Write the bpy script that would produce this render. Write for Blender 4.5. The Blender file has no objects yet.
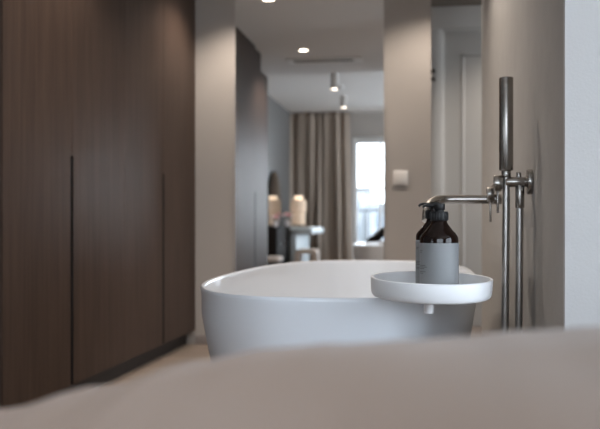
import bpy, bmesh, math, random
from mathutils import Vector, Matrix, noise
random.seed(4)
PI = math.pi
C = bpy.context.scene.collection
S = bpy.context.scene

# ------------------------------------------------------------------ materials
def mat(name, col, rough=.6, metal=0.0, spec=.5, bump=0.0, bscale=60, var=0.0, vscale=4, stretch=(1,1,1), coat=0.0, trans=0.0, ior=1.45, emit=None, estr=0.0, sheen=0.0):
    m = bpy.data.materials.new(name); m.use_nodes = True
    nt = m.node_tree; b = nt.nodes['Principled BSDF']
    b.inputs['Base Color'].default_value = (*col, 1)
    b.inputs['Roughness'].default_value = rough
    b.inputs['Metallic'].default_value = metal
    b.inputs['Specular IOR Level'].default_value = spec
    b.inputs['IOR'].default_value = ior
    b.inputs['Coat Weight'].default_value = coat
    b.inputs['Coat Roughness'].default_value = .08
    b.inputs['Transmission Weight'].default_value = trans
    b.inputs['Sheen Weight'].default_value = sheen
    if emit:
        b.inputs['Emission Color'].default_value = (*emit, 1)
        b.inputs['Emission Strength'].default_value = estr
    tc = nt.nodes.new('ShaderNodeTexCoord'); mp = nt.nodes.new('ShaderNodeMapping')
    mp.inputs['Scale'].default_value = stretch
    nt.links.new(tc.outputs['Object'], mp.inputs['Vector'])
    if var > 0:
        n = nt.nodes.new('ShaderNodeTexNoise'); n.inputs['Scale'].default_value = vscale
        n.inputs['Detail'].default_value = 6
        nt.links.new(mp.outputs[0], n.inputs['Vector'])
        r = nt.nodes.new('ShaderNodeValToRGB')
        r.color_ramp.elements[0].position = .3; r.color_ramp.elements[1].position = .7
        r.color_ramp.elements[0].color = (*[c*(1-var) for c in col], 1)
        r.color_ramp.elements[1].color = (*[min(1, c*(1+var)) for c in col], 1)
        nt.links.new(n.outputs['Fac'], r.inputs['Fac'])
        nt.links.new(r.outputs['Color'], b.inputs['Base Color'])
    if bump > 0:
        n = nt.nodes.new('ShaderNodeTexNoise'); n.inputs['Scale'].default_value = bscale
        n.inputs['Detail'].default_value = 4
        nt.links.new(mp.outputs[0], n.inputs['Vector'])
        bp = nt.nodes.new('ShaderNodeBump'); bp.inputs['Strength'].default_value = bump
        bp.inputs['Distance'].default_value = .002
        nt.links.new(n.outputs['Fac'], bp.inputs['Height'])
        nt.links.new(bp.outputs[0], b.inputs['Normal'])
    return m

def glass_pane(name, tint=(1,1,1)):
    m = bpy.data.materials.new(name); m.use_nodes = True
    nt = m.node_tree; nt.nodes.clear()
    o = nt.nodes.new('ShaderNodeOutputMaterial'); mx = nt.nodes.new('ShaderNodeMixShader')
    t = nt.nodes.new('ShaderNodeBsdfTransparent'); g = nt.nodes.new('ShaderNodeBsdfGlossy')
    t.inputs[0].default_value = (*tint, 1); g.inputs['Roughness'].default_value = .02
    fr = nt.nodes.new('ShaderNodeFresnel'); fr.inputs[0].default_value = 1.3
    nt.links.new(fr.outputs[0], mx.inputs[0]); nt.links.new(t.outputs[0], mx.inputs[1])
    nt.links.new(g.outputs[0], mx.inputs[2]); nt.links.new(mx.outputs[0], o.inputs[0])
    return m

def mirror_mat(name, col):
    m = bpy.data.materials.new(name); m.use_nodes = True
    b = m.node_tree.nodes['Principled BSDF']
    b.inputs['Base Color'].default_value = (*col, 1); b.inputs['Metallic'].default_value = 1
    b.inputs['Roughness'].default_value = 0.0
    return m

def wood_floor():
    m = mat('oak_floor', (.3,.22,.16), .5)
    nt = m.node_tree; b = nt.nodes['Principled BSDF']
    tc = nt.nodes.new('ShaderNodeTexCoord'); mp = nt.nodes.new('ShaderNodeMapping')
    mp.inputs['Rotation'].default_value = (0,0,0)
    nt.links.new(tc.outputs['Object'], mp.inputs['Vector'])
    br = nt.nodes.new('ShaderNodeTexBrick'); br.inputs['Scale'].default_value = 1
    br.inputs['Brick Width'].default_value = 1.4; br.inputs['Row Height'].default_value = .17
    br.inputs['Mortar Size'].default_value = .002
    br.inputs['Color1'].default_value = (.36,.285,.23,1); br.inputs['Color2'].default_value = (.30,.235,.19,1)
    br.inputs['Mortar'].default_value = (.09,.065,.05,1)
    nt.links.new(mp.outputs[0], br.inputs['Vector'])
    mp2 = nt.nodes.new('ShaderNodeMapping'); mp2.inputs['Scale'].default_value = (2,30,1)
    nt.links.new(tc.outputs['Object'], mp2.inputs['Vector'])
    n = nt.nodes.new('ShaderNodeTexNoise'); n.inputs['Scale'].default_value = 3; n.inputs['Detail'].default_value = 6
    nt.links.new(mp2.outputs[0], n.inputs['Vector'])
    mx = nt.nodes.new('ShaderNodeMix'); mx.data_type = 'RGBA'; mx.blend_type = 'MULTIPLY'
    mx.inputs[0].default_value = .35
    nt.links.new(br.outputs['Color'], mx.inputs[6]); nt.links.new(n.outputs['Color'], mx.inputs[7])
    nt.links.new(mx.outputs[2], b.inputs['Base Color'])
    return m

M = dict(
 wood = mat('dark_walnut_veneer', (.057,.038,.0295), .45, var=.2, vscale=5, stretch=(9,9,.45), bump=.15, bscale=30, spec=.07),
 kick = mat('black_brown_plinth', (.022,.015,.012), .6),
 groove = mat('groove_black', (.008,.006,.005), .7),
 wall = mat('taupe_wall', (.40,.365,.335), .75, bump=.25, bscale=180),
 plaster = mat('taupe_linen_plaster', (.35,.335,.318), .75, bump=.35, bscale=150, var=.04, vscale=12),
 white = mat('white_wall_paint', (.46,.455,.455), .7, bump=.2, bscale=220),
 greywall = mat('grey_wall_paint', (.15,.145,.14), .7),
 ceil = mat('ceiling_paint', (.68,.65,.62), .8),
 ceilw = mat('white_ceiling_paint', (.74,.70,.66), .8),
 brownwall = mat('brown_taupe_wall', (.20,.165,.14), .75),
 base = mat('taupe_baseboard', (.27,.235,.22), .5),
 tub = mat('matte_white_stone', (.69,.725,.775), .30, coat=.4),
 tray = mat('tray_white_stone', (.71,.72,.74), .45),
 steel = mat('brushed_steel', (.36,.34,.32), .27, 1.0),
 hose = mat('metal_hose', (.40,.385,.37), .3, 1.0),
 door = mat('white_door_paint', (.56,.545,.52), .5),
 sw = mat('switch_white', (.76,.72,.68), .4),
 amber = mat('amber_brown_glass', (.008,.0035,.0025), .06, spec=.35),
 label = mat('grey_label', (.22,.23,.24), .55),
 ink = mat('label_ink', (.05,.05,.055), .6),
 black = mat('black_pump_plastic', (.008,.008,.009), .42, spec=.35),
 duvet = mat('taupe_bedding', (.215,.153,.115), .95, bump=.4, bscale=300, sheen=.2),
 linen = mat('mattress_fabric', (.5,.45,.4), .9),
 bedwood = mat('bed_base_fabric', (.2,.17,.15), .9),
 cloth = mat('black_cloth', (.008,.008,.01), .9),
 curtain = mat('brown_taupe_curtain', (.34,.275,.225), .9, bump=.3, bscale=200, sheen=.1),
 frame = mat('window_frame_white', (.72,.71,.69), .45),
 shade = mat('cream_lamp_shade', (.75,.62,.5), .8, emit=(1,.72,.5), estr=.2),
 shadetop = mat('lamp_top_glow', (.9,.8,.65), .8, emit=(1,.78,.58), estr=.9),
 lampbase = mat('lamp_base_dark', (.03,.025,.022), .4),
 console = mat('pale_grey_blue_lacquer', (.58,.64,.67), .5),
 espresso = mat('espresso_cabinet', (.014,.011,.010), .75, spec=.2),
 boucle = mat('white_boucle', (.6,.55,.52), .95, bump=.8, bscale=120),
 pink = mat('pink_petals', (.65,.18,.2), .7),
 petal = mat('white_petals', (.75,.66,.66), .7),
 leaf = mat('leaf_green', (.07,.12,.06), .7),
 ceram = mat('pale_ceramic', (.6,.52,.5), .3),
 ventm = mat('vent_slot_dark', (.008,.008,.008), .8),
 alu = mat('vent_aluminium', (.85,.83,.8), .5, 0),
 glow = mat('lamp_diffuser', (1,1,1), .5, emit=(1,.86,.7), estr=9),
 spotm = mat('spotlight_housing', (.55,.52,.49), .5),
 conc = mat('balcony_concrete', (.4,.4,.4), .8),
 bldA = mat('far_facade_grey', (.2,.205,.21), .8),
 bldB = mat('far_facade_pale', (.28,.28,.275), .8),
 bldw = mat('far_window_glass', (.1,.12,.14), .3),
 rail = mat('balcony_rail_grey', (.10,.105,.11), .5),
 glass = glass_pane('window_glass'),
 mirror = mirror_mat('mirror_silver', (.86,.865,.865)),
 mirror2 = mirror_mat('dressing_mirror_silver', (.6,.6,.6)),
 darkmetal = mat('dark_hinge_metal', (.05,.045,.04), .35, .8),
)

# ------------------------------------------------------------------ helpers
def smooth(me, ang=40):
    for p in me.polygons: p.use_smooth = True
    me.set_sharp_from_angle(angle=math.radians(ang))

def obj(name, bm, m, parent=None, ang=40, sm=True, rec=True):
    if rec: bmesh.ops.recalc_face_normals(bm, faces=bm.faces)
    if parent is not None:
        off = Vector((0,0,0)); p = parent
        while p is not None: off += p.location; p = p.parent
        bmesh.ops.translate(bm, verts=bm.verts, vec=-off)
    me = bpy.data.meshes.new(name); bm.to_mesh(me); bm.free()
    if sm: smooth(me, ang)
    me.materials.append(M[m])
    o = bpy.data.objects.new(name, me); C.objects.link(o)
    if parent is not None: o.parent = parent
    return o

def tag(o, label, cat, group=None):
    o['label'] = label; o['category'] = cat
    if group: o['group'] = group
    return o

def thing(name, loc, label, cat, group=None):
    o = bpy.data.objects.new(name, None); C.objects.link(o); o.location = loc
    o.empty_display_size = .05
    return tag(o, label, cat, group)

def struct(name, bm, m, parent=None, **k):
    o = obj(name, bm, m, parent, **k)
    if parent is None: o['kind'] = 'structure'
    return o

def box(bm, x0, x1, y0, y1, z0, z1, bev=0.0, seg=2):
    b2 = bmesh.new()
    bmesh.ops.create_cube(b2, size=1)
    for v in b2.verts:
        v.co = Vector(((x0+x1)/2 + v.co.x*(x1-x0), (y0+y1)/2 + v.co.y*(y1-y0), (z0+z1)/2 + v.co.z*(z1-z0)))
    if bev > 0:
        bmesh.ops.bevel(b2, geom=b2.edges[:], offset=bev, segments=seg, profile=.5, affect='EDGES')
    merge(bm, b2); return bm

def merge(bm, b2):
    me = bpy.data.meshes.new('tmp'); b2.to_mesh(me); b2.free(); bm.from_mesh(me); bpy.data.meshes.remove(me)

def B(*a, **k): return box(bmesh.new(), *a, **k)

def lathe(bm, prof, cx=0, cy=0, cz=0, n=48, axis='z', mtx=None):
    """prof: list of (r, h); r<=0 closes with a pole."""
    b2 = bmesh.new(); rings = []
    for r, h in prof:
        if r <= 1e-6: rings.append([b2.verts.new((0,0,h))])
        else: rings.append([b2.verts.new((r*math.cos(2*PI*i/n), r*math.sin(2*PI*i/n), h)) for i in range(n)])
    for a, b in zip(rings, rings[1:]):
        if len(a) == 1 and len(b) == 1: continue
        for i in range(n):
            j = (i+1) % n
            if len(a) == 1: b2.faces.new((a[0], b[i], b[j]))
            elif len(b) == 1: b2.faces.new((a[i], a[j], b[0]))
            else: b2.faces.new((a[i], a[j], b[j], b[i]))
    R = Matrix.Identity(4)
    if axis == 'x': R = Matrix.Rotation(PI/2, 4, 'Y')
    if axis == 'y': R = Matrix.Rotation(-PI/2, 4, 'X')
    if mtx is not None: R = mtx @ R
    bmesh.ops.transform(b2, matrix=Matrix.Translation((cx,cy,cz)) @ R, verts=b2.verts)
    merge(bm, b2); return bm

def cyl(bm, r, h0, h1, cx, cy, cz=0, axis='z', bev=.0015, n=40):
    bev = min(bev, r*.4, abs(h1-h0)*.4)
    pr = [(0,h0),(r-bev,h0),(r-bev*.3,h0+bev*.3),(r,h0+bev),(r,h1-bev),(r-bev*.3,h1-bev*.3),(r-bev,h1),(0,h1)]
    return lathe(bm, pr, cx, cy, cz, n, axis)

def tube(bm, pts, r, n=16, cap=True):
    pts = [Vector(p) for p in pts]; b2 = bmesh.new(); rings = []
    t0 = (pts[1]-pts[0]).normalized()
    up = Vector((0,0,1)) if abs(t0.z) < .9 else Vector((0,1,0))
    nrm = t0.cross(up).normalized()
    for i, p in enumerate(pts):
        if i == 0: t = t0
        elif i == len(pts)-1: t = (pts[-1]-pts[-2]).normalized()
        else: t = ((pts[i+1]-p).normalized() + (p-pts[i-1]).normalized()).normalized()
        nrm = (nrm - t*nrm.dot(t)).normalized(); bi = t.cross(nrm)
        rr = r[i] if isinstance(r, (list,tuple)) else r
        rings.append([b2.verts.new(p + (nrm*math.cos(2*PI*k/n) + bi*math.sin(2*PI*k/n))*rr) for k in range(n)])
    for a, b in zip(rings, rings[1:]):
        for k in range(n): b2.faces.new((a[k], a[(k+1)%n], b[(k+1)%n], b[k]))
    if cap: b2.faces.new(rings[0][::-1]); b2.faces.new(rings[-1])
    merge(bm, b2); return bm

def spline(P, n=10):
    P = [Vector(p) for p in P]; P = [P[0]*2-P[1]] + P + [P[-1]*2-P[-2]]; out = []
    for i in range(1, len(P)-2):
        for k in range(n):
            t = k/n; a,b,c,d = P[i-1:i+3]
            out.append(.5*((2*b)+(c-a)*t+(2*a-5*b+4*c-d)*t*t+(3*b-a-3*c+d)*t**3))
    out.append(P[-2]); return out

# ------------------------------------------------------------------ key dimensions (metres)
XW = -1.363; YM = 4.89; CB = 2.14; CR = 2.35; XL = -1.985; XS = .243; YN = 1.58; YS = 3.97
YB = -2.55; XR = 2.9; YD = 6.0

# ------------------------------------------------------------------ setting
struct('floor', B(XL-.15, XR+.15, YB-.2, YD+.2, -.1, 0), 'floor_tmp' if 0 else 'wood', sm=False)
fl = bpy.data.objects['floor']; fl.data.materials[0] = wood_floor()
bm = B(XL-.15, XR+.15, YB-.2, 1.82, CR, CR+.15)
struct('ceiling', bm, 'ceilw', sm=False)
bm = B(XL-.15, XR+.15, 1.82, YM+.12, CB, CR+.15)
struct('ceiling_bathroom', bm, 'ceil', sm=False)
struct('ceiling_passage', B(XL-.15, XR+.15, YM+.12, YD+.2, CR, CR+.15), 'ceil', sm=False)
struct('wall_left', B(XL-.15, XL, YB-.2, YD+.2, 0, CR), 'greywall', sm=False)
struct('wall_partition', B(XL, .017, YM, YM+.12, 0, CB), 'wall', sm=False)
struct('baseboard_partition', B(XW, .017, YM-.012, YM, 0, .055, bev=.003), 'base')
struct('wall_shower', B(XS, XS+.12, YN+.02, YS, 0, CB), 'plaster', sm=False)
bm = B(XS, XR, YN, YN+.02, 0, CB); box(bm, XS+.12, XR, YN+.02, YN+.12, 0, CB); 
struct('wall_front', bm, 'white', sm=False)
bm = B(XS, XR, YN+.12, 1.82, CB, CR)
bm.free()
# far wall of the passage with a door
DX0, DX1, DH = .10, .92, 2.065
bm = B(XL, DX0-.075, YD, YD+.12, 0, CR); box(bm, DX1+.075, XR, YD, YD+.12, 0, CR)
box(bm, DX0-.075, DX1+.075, YD, YD+.12, DH+.05, CR)
box(bm, DX0-.075, DX1+.075, YD+.10, YD+.12, 0, DH+.05)
struct('wall_passage', bm, 'brownwall', sm=False)
d = struct('door_1', B(DX0+.004, DX1-.004, YD+.03, YD+.07, .003, DH-.004, bev=.003), 'door')
bm = bmesh.new()
for a, b_ in ((.2, 1.90),):
    for (x0,x1,z0,z1) in ((DX0+.13,DX1-.13,a,a+.022),(DX0+.13,DX1-.13,b_-.022,b_),(DX0+.13,DX0+.152,a,b_),(DX1-.152,DX1-.13,a,b_)):
        box(bm, x0,x1,YD+.024,YD+.031,z0,z1,bev=.003)
obj('panel_moulding', bm, 'door', d)
bm = B(DX0-.085, DX0, YD-.02, YD+.09, 0, DH+.085, bev=.005)
box(bm, DX1, DX1+.085, YD-.02, YD+.09, 0, DH+.085, bev=.005)
box(bm, DX0-.085, DX1+.085, YD-.022, YD+.09, DH+.002, DH+.158, bev=.005)
box(bm, DX0-.012, DX0+.012, YD+.005, YD+.03, 0, DH, bev=.003); box(bm, DX0, DX1, YD+.005, YD+.03, DH-.012, DH+.012, bev=.003)
obj('door_frame', bm, 'door', d)
bm = bmesh.new(); tube(bm, spline([(DX1-.07,YD+.04,1.0),(DX1-.07,YD-.02,1.0),(DX1-.09,YD-.025,1.0),(DX1-.19,YD-.025,1.0)],6), .009)
obj('door_handle', bm, 'steel', d)
bm = bmesh.new()
box(bm, .016, .05, YD-.036, YD-.0195, 1.705, 1.735, bev=.003); box(bm, .016, .05, YD-.036, YD-.0195, 1.76, 1.79, bev=.003)
obj('door_hinge', bm, 'darkmetal', d)

bm = B(XR, XR+.15, 1.3, 4.3, 0, CR); box(bm, XR, XR+.15, 5.7, YD+.2, 0, CR); box(bm, XR, XR+.15, 4.3, 5.7, 2.0, CR); box(bm, XR, XR+.15, 4.3, 5.7, 0, .6)
struct('wall_right', bm, 'ceilw', sm=False)
bm = B(XR+.03, XR+.1, 4.3, 4.37, .6, 2.0, bev=.006); box(bm, XR+.03, XR+.1, 5.63, 5.7, .6, 2.0, bev=.006)
box(bm, XR+.03, XR+.1, 4.37, 5.63, 1.93, 2.0, bev=.006); box(bm, XR+.03, XR+.1, 4.37, 5.63, .6, .67, bev=.006)
w3 = struct('added_window_passage', bm, 'frame'); obj('window_glass', B(XR+.062, XR+.066, 4.36, 5.64, .66, 1.94), 'glass', w3, sm=False)  # unseen passage window, added to throw cool light on the door
bm = B(XR, XR+.15, YB-.2, -2.2, 0, CR); box(bm, XR, XR+.15, -2.2, 1.3, 2.1, CR); box(bm, XR, XR+.15, -2.2, 1.3, 0, .1)
struct('wall_right_bedroom', bm, 'ceilw', sm=False)
# back wall of the bedroom with a wide glazed balcony door
WX0, WX1, WH = -1.085, 1.75, 1.99
bm = B(XL, WX0, YB-.15, YB, 0, CR); box(bm, WX1, XR, YB-.15, YB, 0, CR); box(bm, WX0, WX1, YB-.15, YB, WH, CR)
struct('wall_bedroom', bm, 'wall', sm=False)

def window_y(name, x0, x1, z0, z1, y, nx, transom, fw=.07):
    bm = B(x0, x0+fw, y-.1, y-.03, z0, z1, bev=.006); box(bm, x1-fw, x1, y-.1, y-.03, z0, z1, bev=.006)
    box(bm, x0+fw, x1-fw, y-.1, y-.03, z1-fw*1.3, z1, bev=.006); box(bm, x0+fw, x1-fw, y-.1, y-.03, z0, z0+.09, bev=.006)
    w = struct(name, bm, 'frame')
    bm = bmesh.new()
    for k in range(1, nx):
        xx = x0 + k*(x1-x0)/nx; box(bm, xx-.02, xx+.02, y-.085, y-.045, z0+.09, z1-fw*1.3, bev=.004)
    obj('mullion', bm, 'frame', w)
    bm = bmesh.new()
    for k in range(nx):
        xa = x0 + k*(x1-x0)/nx; xb = x0+(k+1)*(x1-x0)/nx
        box(bm, max(xa+.014, x0+fw), min(xb-.014, x1-fw), y-.08, y-.05, transom-.02, transom+.02, bev=.004)
    obj('transom_bar', bm, 'frame', w)
    obj('window_glass', B(x0+fw-.01, x1-fw+.01, y-.068, y-.064, z0+.08, z1-fw*1.3+.01), 'glass', w, sm=False)
    return w
window_y('window_1', WX0, WX1, 0.0, WH, YB, 7, 1.245)
# unseen window added in the right bedroom wall to bring in more daylight
bm = B(XR+.03, XR+.1, -2.2, -2.13, .1, 2.1, bev=.006); box(bm, XR+.03, XR+.1, 1.23, 1.3, .1, 2.1, bev=.006)
box(bm, XR+.03, XR+.1, -2.13, 1.23, 2.03, 2.1, bev=.006); box(bm, XR+.03, XR+.1, -2.13, 1.23, .1, .18, bev=.006); box(bm, XR+.03, XR+.1, -.48, -.42, .18, 2.03, bev=.006)
w2 = struct('added_window_bedroom', bm, 'frame')
obj('window_glass', B(XR+.062, XR+.066, -2.14, 1.24, .17, 2.04), 'glass', w2, sm=False)

# ------------------------------------------------------------------ outside
struct('balcony_floor', B(WX0-1.5, WX1+1.5, YB-1.45, YB-.2, -.25, -.02), 'conc', sm=False)
r = thing('balcony_railing', (0, YB-1.35, -.02), 'grey metal balcony railing outside the tall window', 'railing')
bm = B(WX0-1.5, WX1+1.5, YB-1.38, YB-1.33, .93, .97, bev=.006); obj('top_rail', bm, 'rail', r)
bm = B(WX0-1.5, WX1+1.5, YB-1.365, YB-1.345, .08, .11); obj('bottom_rail', bm, 'rail', r)
bm = bmesh.new(); x = WX0-1.48
while x < WX1+1.5: box(bm, x-.007, x+.007, YB-1.362, YB-1.348, -.02, .94); x += .11
o = obj('balusters', bm, 'rail', r)
blds = [(-9.5,-6.2,-38,1.6,'bldA','low flat-roofed grey building beyond the balcony railing'),
        (-6.0,-3.9,-44,2.9,'bldB','tallest pale building seen through the tall window'),
        (-3.4,-.5,-40,1.9,'bldA','grey building right beside the tallest pale one'),
        (0,5,-47,2.6,'bldB','wide pale building farther along the street')]
for x0,x1,y0,h,mm,lab in blds:
    t = thing('apartment_building', ((x0+x1)/2, y0-3, -12), lab, 'building', None)
    obj('wall', B(x0, x1, y0-6, y0, -12, h), mm, t, sm=False)
    obj('roof', B(x0-.15, x1+.15, y0-6.15, y0+.15, h, h+.18), 'bldA', t, sm=False)
    k = 0; zz = h-1.3
    while zz > -4:
        xx = x0+.35
        while xx+.5 < x1:
            obj('window', B(xx, xx+.5, y0-.02, y0+.03, zz, zz+.75), 'bldw', t, sm=False); xx += .85
        zz -= 1.6
struct('ground', B(-60, 60, -90, -12, -12.2, -12), 'conc', sm=False)

# ------------------------------------------------------------------ wardrobe
def wardrobe():
    y0, y1 = 2.58, YM-.003
    t = thing('fitted_wardrobe', (XW-.3, (y0+y1)/2, 0), 'tall dark walnut fitted wardrobe with slot handles along the left wall', 'wardrobe')
    bm = B(XL+.003, XW-.021, y0, y1, .085, CB-.16); box(bm, XL+.003, XW-.021, y0+.2, y1, CB-.16, CB-.002)
    obj('carcass', bm, 'wood', t, sm=False)
    obj('plinth', B(XL+.003, XW-.055, y0+.02, y1, 0, .085), 'kick', t, sm=False)
    seams = [y0, 3.123, 3.698, 4.274, y1]
    for k in range(4):
        a, b = seams[k], seams[k+1]
        # door leaf; notched where a slot handle runs along the seams 3.123 and 4.274
        def leaf(a, b, nl, nr):
            bm = bmesh.new(); g = .0012; s = .0145; hz = .978
            top = CB-.004 if k else CB-.16
            pts = [(a+(s if nl else g), .085), (b-(s if nr else g), .085)]
            if nr: pts += [(b-s, hz-.012), (b-g, hz)]
            pts += [(b-g, top), (a+g, top)]
            if nl: pts += [(a+g, hz), (a+s, hz-.012)]
            f = [bm.verts.new((XW, y, z)) for y, z in pts]
            face = bm.faces.new(f)
            ex = bmesh.ops.extrude_face_region(bm, geom=[face])
            bmesh.ops.translate(bm, verts=[v for v in ex['geom'] if isinstance(v, bmesh.types.BMVert)], vec=(-.02,0,0))
            return bm
        dr = obj('door', leaf(a, b, k in (1,3), k in (0,2)), 'wood', t, sm=False)
        if k in (0, 2):
            sb = B(XW-.0205, XW-.0190, b-.0142, b+.0142, .086, .972); box(sb, XW-.0190, XW-.0003, b-.0145, b-.0125, .086, .966); box(sb, XW-.0190, XW-.0003, b+.0125, b+.0145, .086, .966); box(sb, XW-.0190, XW-.0003, b-.0125, b+.0125, .972, .978)
            obj('slot_handle', sb, 'groove', dr, sm=False)
wardrobe()

# ------------------------------------------------------------------ wall mirror and switch
t = thing('wall_mirror', (-.683, YM, .1), 'full-height frameless mirror on the taupe wall behind the bathtub', 'mirror')
obj('mirror_glass', B(-1.120, -.250, YM-.006, YM-.001, .1, 2.1), 'mirror', t, sm=False)
bm = B(-1.128, -1.120, YM-.009, YM-.001, .09, 2.11, bev=.002); box(bm, -.250, -.246, YM-.009, YM-.001, .09, 2.11, bev=.001)
box(bm, -1.128, -.246, YM-.009, YM-.001, .09, .1, bev=.001)
obj('mirror_edge', bm, 'wall', t)
t = thing('light_switch', (-.155, YM, .975), 'square white light switch on the taupe wall right of the mirror', 'light switch')
obj('switch_plate', B(-.198, -.113, YM-.011, YM-.0005, .932, 1.017, bev=.003), 'sw', t)
obj('rocker', B(-.187, -.124, YM-.017, YM-.010, .943, 1.006, bev=.003), 'sw', t)

# ------------------------------------------------------------------ bathtub
TX, TY, TA, TB, TZ, TN = -.231, 2.655, .374, .955, .555, 2.65
def sup(a, b, n, N=128):
    out = []
    for i in range(N):
        t = 2*PI*i/N; c, s = math.cos(t), math.sin(t)
        out.append((a*math.copysign(abs(c)**(2/n), c), b*math.copysign(abs(s)**(2/n), s)))
    return out
def tub():
    t = thing('freestanding_bathtub', (TX, TY, 0), 'white oval freestanding bathtub in front of the mirror', 'bathtub')
    bm = bmesh.new(); rings = []
    # (inset, z, exponent)
    prof = [(.092,0,2.5),(.082,.006,2.5),(.072,.05,2.55),(.058,.15,2.6),(.041,.27,2.65),(.024,.39,2.7),(.008,.49,2.77),(.003,.535,TN),(.0005,.546,TN),(.001,.551,TN),(.003,TZ,TN),(.008,TZ,TN),(.0105,.5525,TN),(.012,.548,TN),(.017,.52,TN),(.036,.43,2.5),(.056,.33,2.45),(.085,.22,2.4),(.125,.145,2.3),(.19,.115,2.2),(.28,.108,2.1)]
    for ins, z, n in prof:
        rings.append([bm.verts.new((TX+x, TY+y, z)) for x, y in sup(TA-ins, TB-ins*(1.0 if z<TZ-.03 else 1), n)])
    N = 128
    for a, b in zip(rings, rings[1:]):
        for i in range(N): bm.faces.new((a[i], a[(i+1)%N], b[(i+1)%N], b[i]))
    bm.faces.new(rings[0][::-1]); bm.faces.new(rings[-1])
    obj('tub_shell', bm, 'tub', t, ang=60)
    bm = bmesh.new(); lathe(bm, [(0,.112),(.026,.112),(.03,.110),(.03,.105),(0,.105)], TX, TY)
    obj('drain', bm, 'steel', t)
tub()

# ------------------------------------------------------------------ bath tray
TRX, TRY, TRR = .006, 1.685, .1185
TR = Matrix.Translation((TRX, TRY, .579)) @ Matrix.Rotation(math.radians(3.0), 4, 'X') @ Matrix.Rotation(math.radians(1.2), 4, 'Y')
t = thing('bath_tray', (TRX, TRY, .562), 'round white tray with raised rim on the bathtub edge', 'tray')
bm = bmesh.new()
lathe(bm, [(0,-.017),(TRR-.010,-.017),(TRR-.006,-.016),(TRR-.003,-.0125),(TRR-.0015,-.006),(TRR,.019),(TRR-.0008,.0205),(TRR-.003,.021),(TRR-.0055,.0205),(TRR-.0065,.019),(TRR-.008,-.004),(TRR-.011,-.008),(TRR-.015,-.009),(0,-.009)], n=128)
bmesh.ops.transform(bm, matrix=TR, verts=bm.verts)
obj('tray_dish', bm, 'tray', t, ang=50)
bm = bmesh.new(); cyl(bm, .0095, -.045, -.016, 0, 0); 
bmesh.ops.transform(bm, matrix=TR @ Matrix.Translation((-.004,-.035,0)), verts=bm.verts)
obj('tray_foot', bm, 'tray', t)

# ------------------------------------------------------------------ soap bottles
def bottle(lx, ly, rz, label):
    """bottle standing on the tray floor at tray coords lx, ly"""
    t = thing('pump_bottle', (0,0,0), label, 'soap bottle', None)
    def L(bm, m, name, par=None, ang=40): return obj(name, bm, m, par or t, ang)
    R = .0367
    bm = bmesh.new()
    lathe(bm, [(0,0),(R-.005,0),(R-.0015,.0015),(R,.005),(R,.106),(R-.001,.111),(R-.0035,.1155),(R-.011,.1235),(R-.0195,.135),(.0155,.139),(.0145,.142),(.0145,.146),(0,.146)], n=64)
    body = L(bm, 'amber', 'bottle_body')
    bm = bmesh.new(); lathe(bm, [(R-.0002,.004),(R+.0004,.004),(R+.0006,.0045),(R+.0006,.0985),(R+.0004,.099),(R-.0002,.099)], n=64)
    lab = L(bm, 'label', 'label', body)
    # small print near the left of the label: a short heading and a block of lines
    for rows in ([(.084,.012),(.081,.009)], [(.056,.020),(.053,.024),(.050,.017),(.044,.021),(.041,.014)]):
        bm = bmesh.new()
        for z, wd in rows:
            a0 = math.radians(-166); R2 = R+.0008; n = 6; vs = []
            for k in range(n+1):
                a = a0 + (wd/R2)*k/n
                vs.append((bm.verts.new((R2*math.cos(a),R2*math.sin(a),z)), bm.verts.new((R2*math.cos(a),R2*math.sin(a),z+.0009))))
            for p, q in zip(vs, vs[1:]): bm.faces.new((p[0],q[0],q[1],p[1]))
        L(bm, 'ink', 'label_print', lab)
    bm = bmesh.new()
    lathe(bm, [(0,.1415),(.0162,.1415),(.0168,.1425),(.0168,.158),(.0160,.1595),(0,.1595)], n=40)
    for k in range(20):
        a = 2*PI*k/20; box_pts = (.0168*math.cos(a), .0168*math.sin(a))
        tube(bm, [(box_pts[0],box_pts[1],.1435),(box_pts[0],box_pts[1],.157)], .0008, 6)
    L(bm, 'black', 'pump_collar')
    bm = bmesh.new()
    lathe(bm, [(0,.1585),(.009,.1585),(.009,.162),(.0105,.1625),(.0112,.1635),(.0112,.173),(.0105,.175),(0,.1755)], n=40)
    tube(bm, spline([(0,0,.171),(-.014,-.004,.1715),(-.026,-.007,.171),(-.031,-.0085,.167)],5), [.0034]*5+[.003]*5+[.0027]*6, 12)
    L(bm, 'black', 'pump_head')
    p = TR @ Vector((lx, ly, -.0088)); t.location = p; t.rotation_euler = (0,0,rz)
    return t
bottle(.0155, -.028, 0, 'front amber pump bottle with grey label on the round white tray')
bottle(.0065, .052, .05, 'rear amber pump bottle half hidden behind the front one on the tray')

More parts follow.
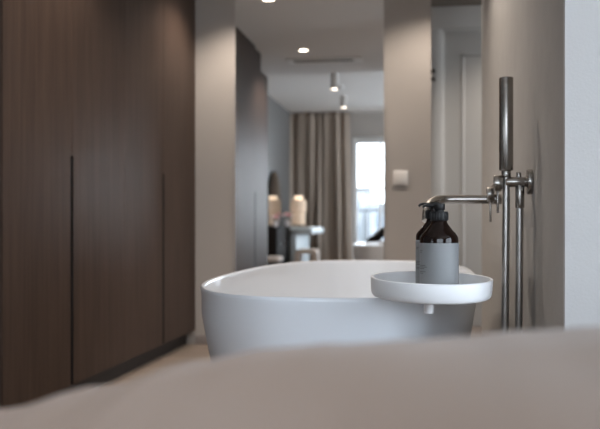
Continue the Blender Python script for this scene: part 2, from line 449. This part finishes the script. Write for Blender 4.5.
# ------------------------------------------------------------------ bath mixer
HY, HZ = 2.062, .804
t = thing('bath_mixer', (XS, HY, HZ), 'brushed steel bath mixer with long spout on the shower wall', 'tap')
bm = bmesh.new(); cyl(bm, .030, -.012, 0, XS, HY, HZ, 'x'); obj('wall_flange', bm, 'steel', t)
bm = bmesh.new(); cyl(bm, .0120, -.062, -.011, XS, HY, HZ, 'x'); obj('holder_bar', bm, 'steel', t)
bm = bmesh.new(); cyl(bm, .0105, -.02, .19, .168, HY+.02, HZ-.007, 'y'); obj('mixer_body', bm, 'steel', t)
bm = bmesh.new(); cyl(bm, .006, .008, .027, .212, HY, HZ-.004+.0, 'z'); obj('diverter_knob', bm, 'steel', t)
bm = bmesh.new(); cyl(bm, .0105, -.062, -.008, .2145, HY, HZ, 'z'); obj('hose_outlet', bm, 'steel', t)
for (hx, hy, hz, rr) in ((.165, HY, HZ-.003, .0195), (.158, HY+.14, HZ-.024, .0185)):
    bm = bmesh.new(); cyl(bm, rr, -.011, .007, hx, hy, hz, 'x'); h = obj('handle', bm, 'steel', t)
    bm = bmesh.new(); cyl(bm, .0028, -.070, -.012, hx-.0015, hy, hz, 'z'); obj('handle_pin', bm, 'steel', h)
bm = bmesh.new()
sp = spline([(.168, HY+.15, .768),(.12, HY+.15, .768),(.07,HY+.149,.768),(.04,HY+.145,.768),(.022,HY+.132,.766),(.006,HY+.108,.757),(-.002,HY+.08,.738),(-.004,HY+.066,.712)], 8)
tube(bm, sp, .0112, 24); cyl(bm, .0125, -.003, .022, .163, HY+.15, .768, 'x', bev=.001)
obj('spout', bm, 'steel', t)

t = thing('hand_shower', (.183, HY, HZ), 'slim cylindrical steel hand shower standing upright in its wall holder', 'shower head')
bm = bmesh.new(); cyl(bm, .0165, .027, .2475, .183, HY, HZ, 'z', bev=.002); obj('shower_wand', bm, 'steel', t)
bm = bmesh.new(); cyl(bm, .0112, .010, .028, .183, HY, HZ, 'z'); obj('wand_collar', bm, 'steel', t)
bm = bmesh.new()
P = [(.183,HY,HZ+.013),(.183,HY,HZ-.06),(.181,HY-.002,HZ-.25),(.180,HY-.003,HZ-.45),(.183,HY-.004,.16),(.190,HY-.003,.10),(.198,HY-.002,.085),(.206,HY-.001,.10),(.212,HY,.16),(.211,HY,.36),(.213,HY,HZ-.25),(.2145,HY,HZ-.06)]
tube(bm, spline(P, 8), .0088, 16); obj('shower_hose', bm, 'hose', t)

# ------------------------------------------------------------------ bed (foreground) and garment
def bed():
    x0, x1, y0, y1 = -.49, 1.15, -1.45, .60
    t = thing('bed', ((x0+x1)/2, (y0+y1)/2, 0), 'bed with rumpled taupe cover filling the foreground', 'bed')
    obj('bed_base', B(x0+.03, x1-.03, y0+.02, y1-.04, .09, .30, bev=.015), 'bedwood', t)
    for sx in (x0+.1, x1-.1):
        for sy in (y0+.1, y1-.12):
            bm = bmesh.new(); cyl(bm, .022, 0, .095, sx, sy); obj('leg', bm, 'espresso', t)
    obj('mattress', B(x0+.02, x1-.02, y0+.01, y1-.03, .30, .525, bev=.04, seg=4), 'linen', t)
    # cover: height field with rolled edges
    bm = bmesh.new(); nx, ny = 110, 130; g = {}
    for i in range(nx+1):
        for j in range(ny+1):
            u = i/nx; v = j/ny
            x = x0-.02 + u*(x1-x0+.04); y = y0-.02 + v*(y1-y0+.035)
            # crest line measured along x at the far edge
            pts = [(-.6,.545),(-.30,.571),(-.22,.591),(-.155,.609),(-.10,.618),(-.06,.623),(-.01,.628),(.02,.631),(.06,.635),(.12,.639),(.2,.643),(.5,.61),(1.3,.60)]
            for (a,za),(b,zb) in zip(pts, pts[1:]):
                if a <= x <= b:
                    k = (x-a)/(b-a); k = k*k*(3-2*k); zt = za+(zb-za)*k; break
            else: zt = .6
            yy = y + .03*noise.noise(Vector((x*3,0,3)))
            w = max(0, min(1, (yy-.1)/.4)); zt = zt*w + (.575+.02*noise.noise(Vector((x*2.5,y*2,1))))*(1-w)
            zt += .008*noise.noise(Vector((x*7+y*3,y*5,2)))*.8
            dist = min(x-(x0-.02), (x1+.02)-x, y-(y0-.02), (y1+.015)-y)
            R = .06
            if dist < R: zt -= .075*(1-math.sqrt(max(0,1-((R-dist)/R)**2)))
            g[i,j] = bm.verts.new((x,y,zt))
    for i in range(nx):
        for j in range(ny): bm.faces.new((g[i,j],g[i+1,j],g[i+1,j+1],g[i,j+1]))
    # drop skirts
    loop = [(i,0) for i in range(nx)] + [(nx,j) for j in range(ny)] + [(i,ny) for i in range(nx,0,-1)] + [(0,j) for j in range(ny,0,-1)]
    prev = [g[k] for k in loop]
    cx, cy = (x0+x1)/2, (y0+y1)/2
    for lev, z in enumerate((.49,.44,.38,.31)):
        cur = []
        for q, k in enumerate(loop):
            c = g[k].co; o_ = .004*math.sin(q*.35)+.003*math.sin(q*.13)
            cur.append(bm.verts.new((c.x + o_*(1 if c.x>cx else -1), c.y + o_*(1 if c.y>cy else -1), z)))
        n = len(loop)
        for q in range(n): bm.faces.new((prev[q], prev[(q+1)%n], cur[(q+1)%n], cur[q]))
        prev = cur
    o = obj('bed_cover', bm, 'duvet', t, ang=80)
    return t
bed()

def garment():
    bm = bmesh.new(); n = 40; g = {}
    for i in range(n+1):
        for j in range(n+1):
            u = i/n; v = j/n                      # u: from on the bed (0) to hanging off the side (1)
            y = -.62 + .55*v
            x = -.28 - .46*u
            sl = max(0, (u-.45)/.55)
            top = .672 + .03*math.sin(PI*v) - .19*sl**1.2 + .022*noise.noise(Vector((u*4,v*5,7)))
            g[i,j] = bm.verts.new((x, y, top))
    for i in range(n):
        for j in range(n): bm.faces.new((g[i,j],g[i,j+1],g[i+1,j+1],g[i+1,j]))
    o = obj('folded_jacket', bm, 'cloth', ang=80)
    md = o.modifiers.new('thick', 'SOLIDIFY'); md.thickness = .075; md.offset = -1
    tag(o, 'black jacket draped over the bed corner, seen in the wall mirror', 'jacket')
garment()

# ------------------------------------------------------------------ ceiling fittings
def downlight(x, y, z, label, power):
    t = thing('downlight', (x,y,z), label, 'ceiling light', 'recessed ceiling downlights')
    bm = bmesh.new(); lathe(bm, [(.036,-.001),(.036,-.005),(.047,-.006),(.050,-.003),(.050,0),(.036,0)], x, y, z, 40)
    obj('trim_ring', bm, 'sw', t)
    bm = bmesh.new(); lathe(bm, [(0,-.003),(.036,-.003),(.036,0),(0,0)], x, y, z, 40); obj('diffuser', bm, 'glow', t)
    l = bpy.data.lights.new('downlight_lamp', 'SPOT'); l.energy = power*1.9; l.color = (1,.88,.77)
    l.spot_size = math.radians(128); l.spot_blend = .6; l.shadow_soft_size = .03
    o = bpy.data.objects.new('downlight_lamp', l); C.objects.link(o); o.location = (0,0,-.02); o.parent = t
    return t
downlight(-1.0, 4.47, CB, 'recessed round downlight nearest the mirror wall, beside the wardrobe', 17)
downlight(-1.008, 2.89, CB, 'recessed round downlight just before the ceiling vent', 18)
downlight(.05, 4.46, CB, 'recessed round downlight above the right end of the partition wall', 14)
downlight(-.2, 2.9, CB, 'recessed round downlight above the bathtub', 22)
downlight(.9, 5.4, CR, 'unseen downlight added in the passage to light the door', 20)  # made-up passage lamp, added only to brighten the door

t = thing('ceiling_vent', (-.88, 2.45, CB), 'long narrow slotted air vent in the lowered ceiling', 'air vent')
bm = B(-1.21,-.558,2.33,2.375,CB-.008,CB,bev=.002); box(bm,-1.21,-.558,2.515,2.56,CB-.008,CB,bev=.002)
box(bm,-1.21,-1.16,2.345,2.545,CB-.008,CB,bev=.002); box(bm,-.64,-.558,2.345,2.545,CB-.008,CB,bev=.002)
obj('vent_frame', bm, 'alu', t)
obj('vent_slot', B(-1.16,-.64,2.345,2.545,CB-.003,CB), 'ventm', t, sm=False)
bm = bmesh.new()
for k in range(2): box(bm, -1.16,-.64,2.418+k*.05,2.422+k*.05,CB-.007,CB-.002)
obj('vent_slats', bm, 'alu', t)

def spotlight(x, y, label, L):
    t = thing('ceiling_spotlight', (x,y,CR), label, 'spotlight', 'cylinder spotlights on the bedroom ceiling')
    bm = bmesh.new(); lathe(bm, [(0,0),(.042,0),(.042,-L),(.036,-L),(.036,-L+.012),(0,-L+.012)], x, y, CR, 36); obj('housing', bm, 'spotm', t)
    bm = bmesh.new(); lathe(bm, [(0,-L+.004),(.0358,-L+.004),(.0358,-L+.010),(0,-L+.010)], x, y, CR, 30); obj('lens', bm, 'glow', t)
    l = bpy.data.lights.new('spotlight_lamp', 'SPOT'); l.energy = 40; l.color = (1,.78,.56); l.spot_size = math.radians(80); l.spot_blend = .5; l.shadow_soft_size = .03
    o = bpy.data.objects.new('spotlight_lamp', l); C.objects.link(o); o.location = (0,0,-L-.01); o.parent = t
spotlight(-1.0, .62, 'cylinder ceiling spotlight nearer the lowered ceiling edge', .17)
spotlight(-1.062, -1.05, 'cylinder ceiling spotlight nearer the curtain', .14)
bm = bmesh.new(); lathe(bm, [(0,0),(.055,0),(.055,-.02),(.045,-.035),(0,-.038)], -1.033, -.20, CR, 36)
o = obj('smoke_detector', bm, 'spotm'); tag(o, 'small round smoke detector between the two cylinder spotlights', 'smoke detector')

# ------------------------------------------------------------------ curtain
def curtain(x0, x1, y, label, ph):
    bm = bmesh.new(); n = 260; m_ = 26; g = {}
    w = x1-x0
    for i in range(n+1):
        u = i/n
        for j in range(m_+1):
            v = j/m_; z = .012 + v*(CR-.02)
            a = .034*(1-.25*v)*(1+.4*math.sin(u*17))
            fx = (u + .035*math.sin(u*11+1) + .02*math.sin(u*23))*w/.125*2*PI
            dy = a*math.sin(fx+ph+.6*math.sin(v*2+u*5)) + .018*math.sin(fx*.37+v*3)
            xx = x0 + u*w + .014*math.cos(fx*2)*(1-v*.5)
            # gathers slightly outward near the floor at the window side
            xx += .05*(u**3)*(1-v)**1.5
            g[i,j] = bm.verts.new((xx, y+dy, z))
    for i in range(n):
        for j in range(m_): bm.faces.new((g[i,j],g[i+1,j],g[i+1,j+1],g[i,j+1]))
    o = obj('curtain', bm, 'curtain', ang=180)
    md = o.modifiers.new('thick','SOLIDIFY'); md.thickness = .004
    tag(o, label, 'curtain')
curtain(XL+.01, -1.12, YB+.13, 'full-height taupe brown curtain gathered beside the tall window', 0)

# ------------------------------------------------------------------ dressing corner seen in the mirror
t = thing('dressing_cabinet', (-1.84, -.48, 0), 'low black-brown cabinet against the grey bedroom wall, seen in the mirror', 'cabinet')
obj('cabinet_body', B(XL+.004, -1.712, -1.2, .24, .0, .675, bev=.004), 'espresso', t)
obj('cabinet_top', B(XL+.004, -1.70, -1.2, .25, .675, .69, bev=.003), 'espresso', t)
for k in range(3):
    dr = obj('drawer', B(-1.713, -1.702, -.50+k*.245, -.262+k*.245, .06, .665, bev=.003), 'espresso', t)
    bm = bmesh.new(); cyl(bm, .008, 0, .02, -1.702, -.38+k*.245, .5, 'x'); obj('knob', bm, 'steel', dr)

def arch_top(name, x0, x1, y0, y1, H, th, label, cat, m, rad):
    """waterfall table: rounded thick top with a slab leg at each side"""
    t = thing(name, ((x0+x1)/2,(y0+y1)/2,0), label, cat)
    def prof(inner):
        o_ = 0 if not inner else th
        a, b, h, r = x0+o_, x1-o_, H-o_, max(.012, rad-o_)
        pts = [(a,0)]
        for k in range(9):
            an = PI - k*PI/16; pts.append((a+r+r*math.cos(an), h-r+r*math.sin(an)))
        for k in range(9):
            an = PI/2 - k*PI/16; pts.append((b-r+r*math.cos(an), h-r+r*math.sin(an)))
        pts.append((b,0)); return pts
    A, I = prof(False), prof(True); bm = bmesh.new()
    V = {}
    for s, P in ((0,A),(1,I)):
        for k,(x,z) in enumerate(P):
            for q, y in enumerate((y0,y1)): V[s,k,q] = bm.verts.new((x,y,z))
    n = len(A)
    for k in range(n-1):
        for q in (0,1): bm.faces.new((V[0,k,q],V[0,k+1,q],V[1,k+1,q],V[1,k,q]))
        for s in (0,1): bm.faces.new((V[s,k,0],V[s,k+1,0],V[s,k+1,1],V[s,k,1]))
    for k in (0,n-1): bm.faces.new((V[0,k,0],V[0,k,1],V[1,k,1],V[1,k,0]))
    return t, bm
# console: slab leg on the left, rounded overhanging end on the right
t = thing('console_table', (-1.55, -1.1, 0), 'pale blue-grey console table with thick rounded top under the lamp', 'table')
obj('tabletop', B(-1.693,-1.40,-1.75,-.55,.595,.69,bev=.04,seg=5), 'console', t)
obj('table_leg', B(-1.690,-1.60,-1.72,-.56,0,.60,bev=.012,seg=3), 'console', t)
t, bm = arch_top('vanity_stool', -1.565, -1.30, -.50, -.20, .425, .055, 'rounded white upholstered stool in front of the blue-grey console table', 'stool', 'boucle', .06)
obj('stool_seat', bm, 'boucle', t)
t = thing('pouf', (-1.78, .45, 0), 'low pale pouf at the end of the dark cabinet', 'pouf')
obj('cushion', B(-1.93,-1.61,.32,.62,.30,.365,bev=.025,seg=4), 'boucle', t)
obj('pouf_base', B(-1.92,-1.62,.33,.61,0,.30,bev=.01), 'espresso', t)

t = thing('arched_mirror', (-1.81, -.2, .69), 'arched dark-framed dressing mirror standing on the dark cabinet', 'mirror')
def arch(yc, hw, z0, ztop, N=24):
    r = hw; zs = ztop-r*.9; P = [(yc-hw,z0)]
    for k in range(N+1):
        a = PI - PI*k/N; P.append((yc+hw*math.cos(a), zs+(ztop-zs)*math.sin(a)))
    P.append((yc+hw,z0)); return P
def slab(P, xa, xb):
    bm = bmesh.new(); A = [bm.verts.new((xa,y,z)) for y,z in P]; Bv = [bm.verts.new((xb,y,z)) for y,z in P]
    bm.faces.new(A); bm.faces.new(Bv[::-1]); n = len(P)
    for k in range(n): bm.faces.new((A[k],Bv[k],Bv[(k+1)%n],A[(k+1)%n]))
    return bm
obj('mirror_frame', slab(arch(-.2,.425,.691,1.36), -1.825, -1.801), 'espresso', t)
obj('mirror_glass', slab(arch(-.2,.41,.70,1.345), -1.803, -1.7995), 'mirror2', t, sm=False)

t = thing('table_lamp', (-1.635, -.95, .69), 'glowing cream table lamp with stacked ribbed drum shades on the console', 'lamp')
bm = bmesh.new(); lathe(bm, [(0,0),(.05,0),(.052,.006),(.03,.02),(.012,.024),(0,.024)], -1.635,-.95,.69, 32); obj('lamp_foot', bm, 'lampbase', t)
def ribbed(r, z0, z1, m, name):
    bm = bmesh.new(); n = 96; rings = []
    for z, s in ((z0,.9),(z0+.004,1),(z1-.004,1),(z1,.9)):
        rings.append([bm.verts.new((-1.635+(r*s+(.003 if k%2 else 0))*math.cos(2*PI*k/n), -.95+(r*s+(.003 if k%2 else 0))*math.sin(2*PI*k/n), z)) for k in range(n)])
    for a, b in zip(rings, rings[1:]):
        for k in range(n): bm.faces.new((a[k],a[(k+1)%n],b[(k+1)%n],b[k]))
    bm.faces.new(rings[0][::-1]); bm.faces.new(rings[-1])
    obj(name, bm, m, t)
ribbed(.084, .716, .875, 'shade', 'lower_shade')
ribbed(.098, .877, 1.035, 'shade', 'upper_shade')
ribbed(.052, 1.037, 1.085, 'shadetop', 'top_cap')

def bouquet(x, y, z, label, sc):
    t = thing('flower_vase', (x,y,z), label, 'vase of flowers')
    bm = bmesh.new(); lathe(bm, [(0,0),(.028*sc,0),(.036*sc,.03*sc),(.03*sc,.07*sc),(.018*sc,.09*sc),(.02*sc,.1*sc),(.014*sc,.1*sc),(.012*sc,.05*sc),(0,.045*sc)], x,y,z,28); obj('vase', bm, 'ceram', t)
    for k in range(9):
        a = k*2.4; rr = .022*sc*math.sqrt(k); px, py, pz = x+rr*math.cos(a), y+rr*math.sin(a), z+(.155-.012*math.sqrt(k))*sc
        bm = bmesh.new(); tube(bm, [(x+(px-x)*.1,y+(py-y)*.1,z+.06*sc),(px,py,pz)], .0018, 6); obj('stem', bm, 'leaf', t)
        bm = bmesh.new()
        for q in range(7):
            b = q*2*PI/7; lathe(bm, [(0,0),(.012*sc,.006*sc),(.015*sc,.016*sc),(0,.03*sc)], px+.013*sc*math.cos(b), py+.013*sc*math.sin(b), pz, 8)
        obj('flower', bm, 'pink' if k%2 else 'petal', t)
bouquet(-1.752, -.75, .69, 'pink and white flowers in a small vase at the back of the dark cabinet', 1.0)
bouquet(-1.748, .10, .69, 'pale flowers in a vase at the front of the dark cabinet', .75)

# ------------------------------------------------------------------ world, light
w = bpy.data.worlds.new('world'); S.world = w; w.use_nodes = True
nt = w.node_tree; bg = nt.nodes['Background']
tc = nt.nodes.new('ShaderNodeTexCoord'); sx = nt.nodes.new('ShaderNodeSeparateXYZ'); rp = nt.nodes.new('ShaderNodeValToRGB')
nt.links.new(tc.outputs['Generated'], sx.inputs[0]); nt.links.new(sx.outputs['Z'], rp.inputs[0]); nt.links.new(rp.outputs[0], bg.inputs[0])
rp.color_ramp.elements[0].color = (.83,.915,1,1); rp.color_ramp.elements[1].color = (.56,.76,1,1)
bg.inputs[1].default_value = 8.5
def portal(loc, rot, sx_, sy_):
    l = bpy.data.lights.new('window_portal', 'AREA'); l.shape = 'RECTANGLE'; l.size = sx_; l.size_y = sy_
    l.cycles.is_portal = True
    o = bpy.data.objects.new('window_portal', l); C.objects.link(o); o.location = loc; o.rotation_euler = rot
portal(((WX0+WX1)/2, YB-.16, WH/2), (PI/2, 0, 0), WX1-WX0, WH)
portal((XR+.16, 5.0, 1.3), (PI/2, 0, PI/2), 1.4, 1.4)
portal((XR+.16, -.45, 1.1), (PI/2, 0, PI/2), 3.5, 2.0)

# ------------------------------------------------------------------ camera
cam = bpy.data.cameras.new('camera'); co = bpy.data.objects.new('camera', cam); C.objects.link(co); S.camera = co
cam.sensor_width = 36; cam.lens = 850/600*36; cam.clip_start = .02
co.location = (0,0,.70); co.rotation_euler = (PI/2, 0, math.atan(128/850))
cam.shift_y = 11.5/600
cam.dof.use_dof = True; cam.dof.focus_distance = 1.68; cam.dof.aperture_fstop = 4.6
S.view_settings.view_transform = 'Standard'; S.view_settings.look = 'None'; S.view_settings.gamma = 1
S.view_settings.exposure = 0.3
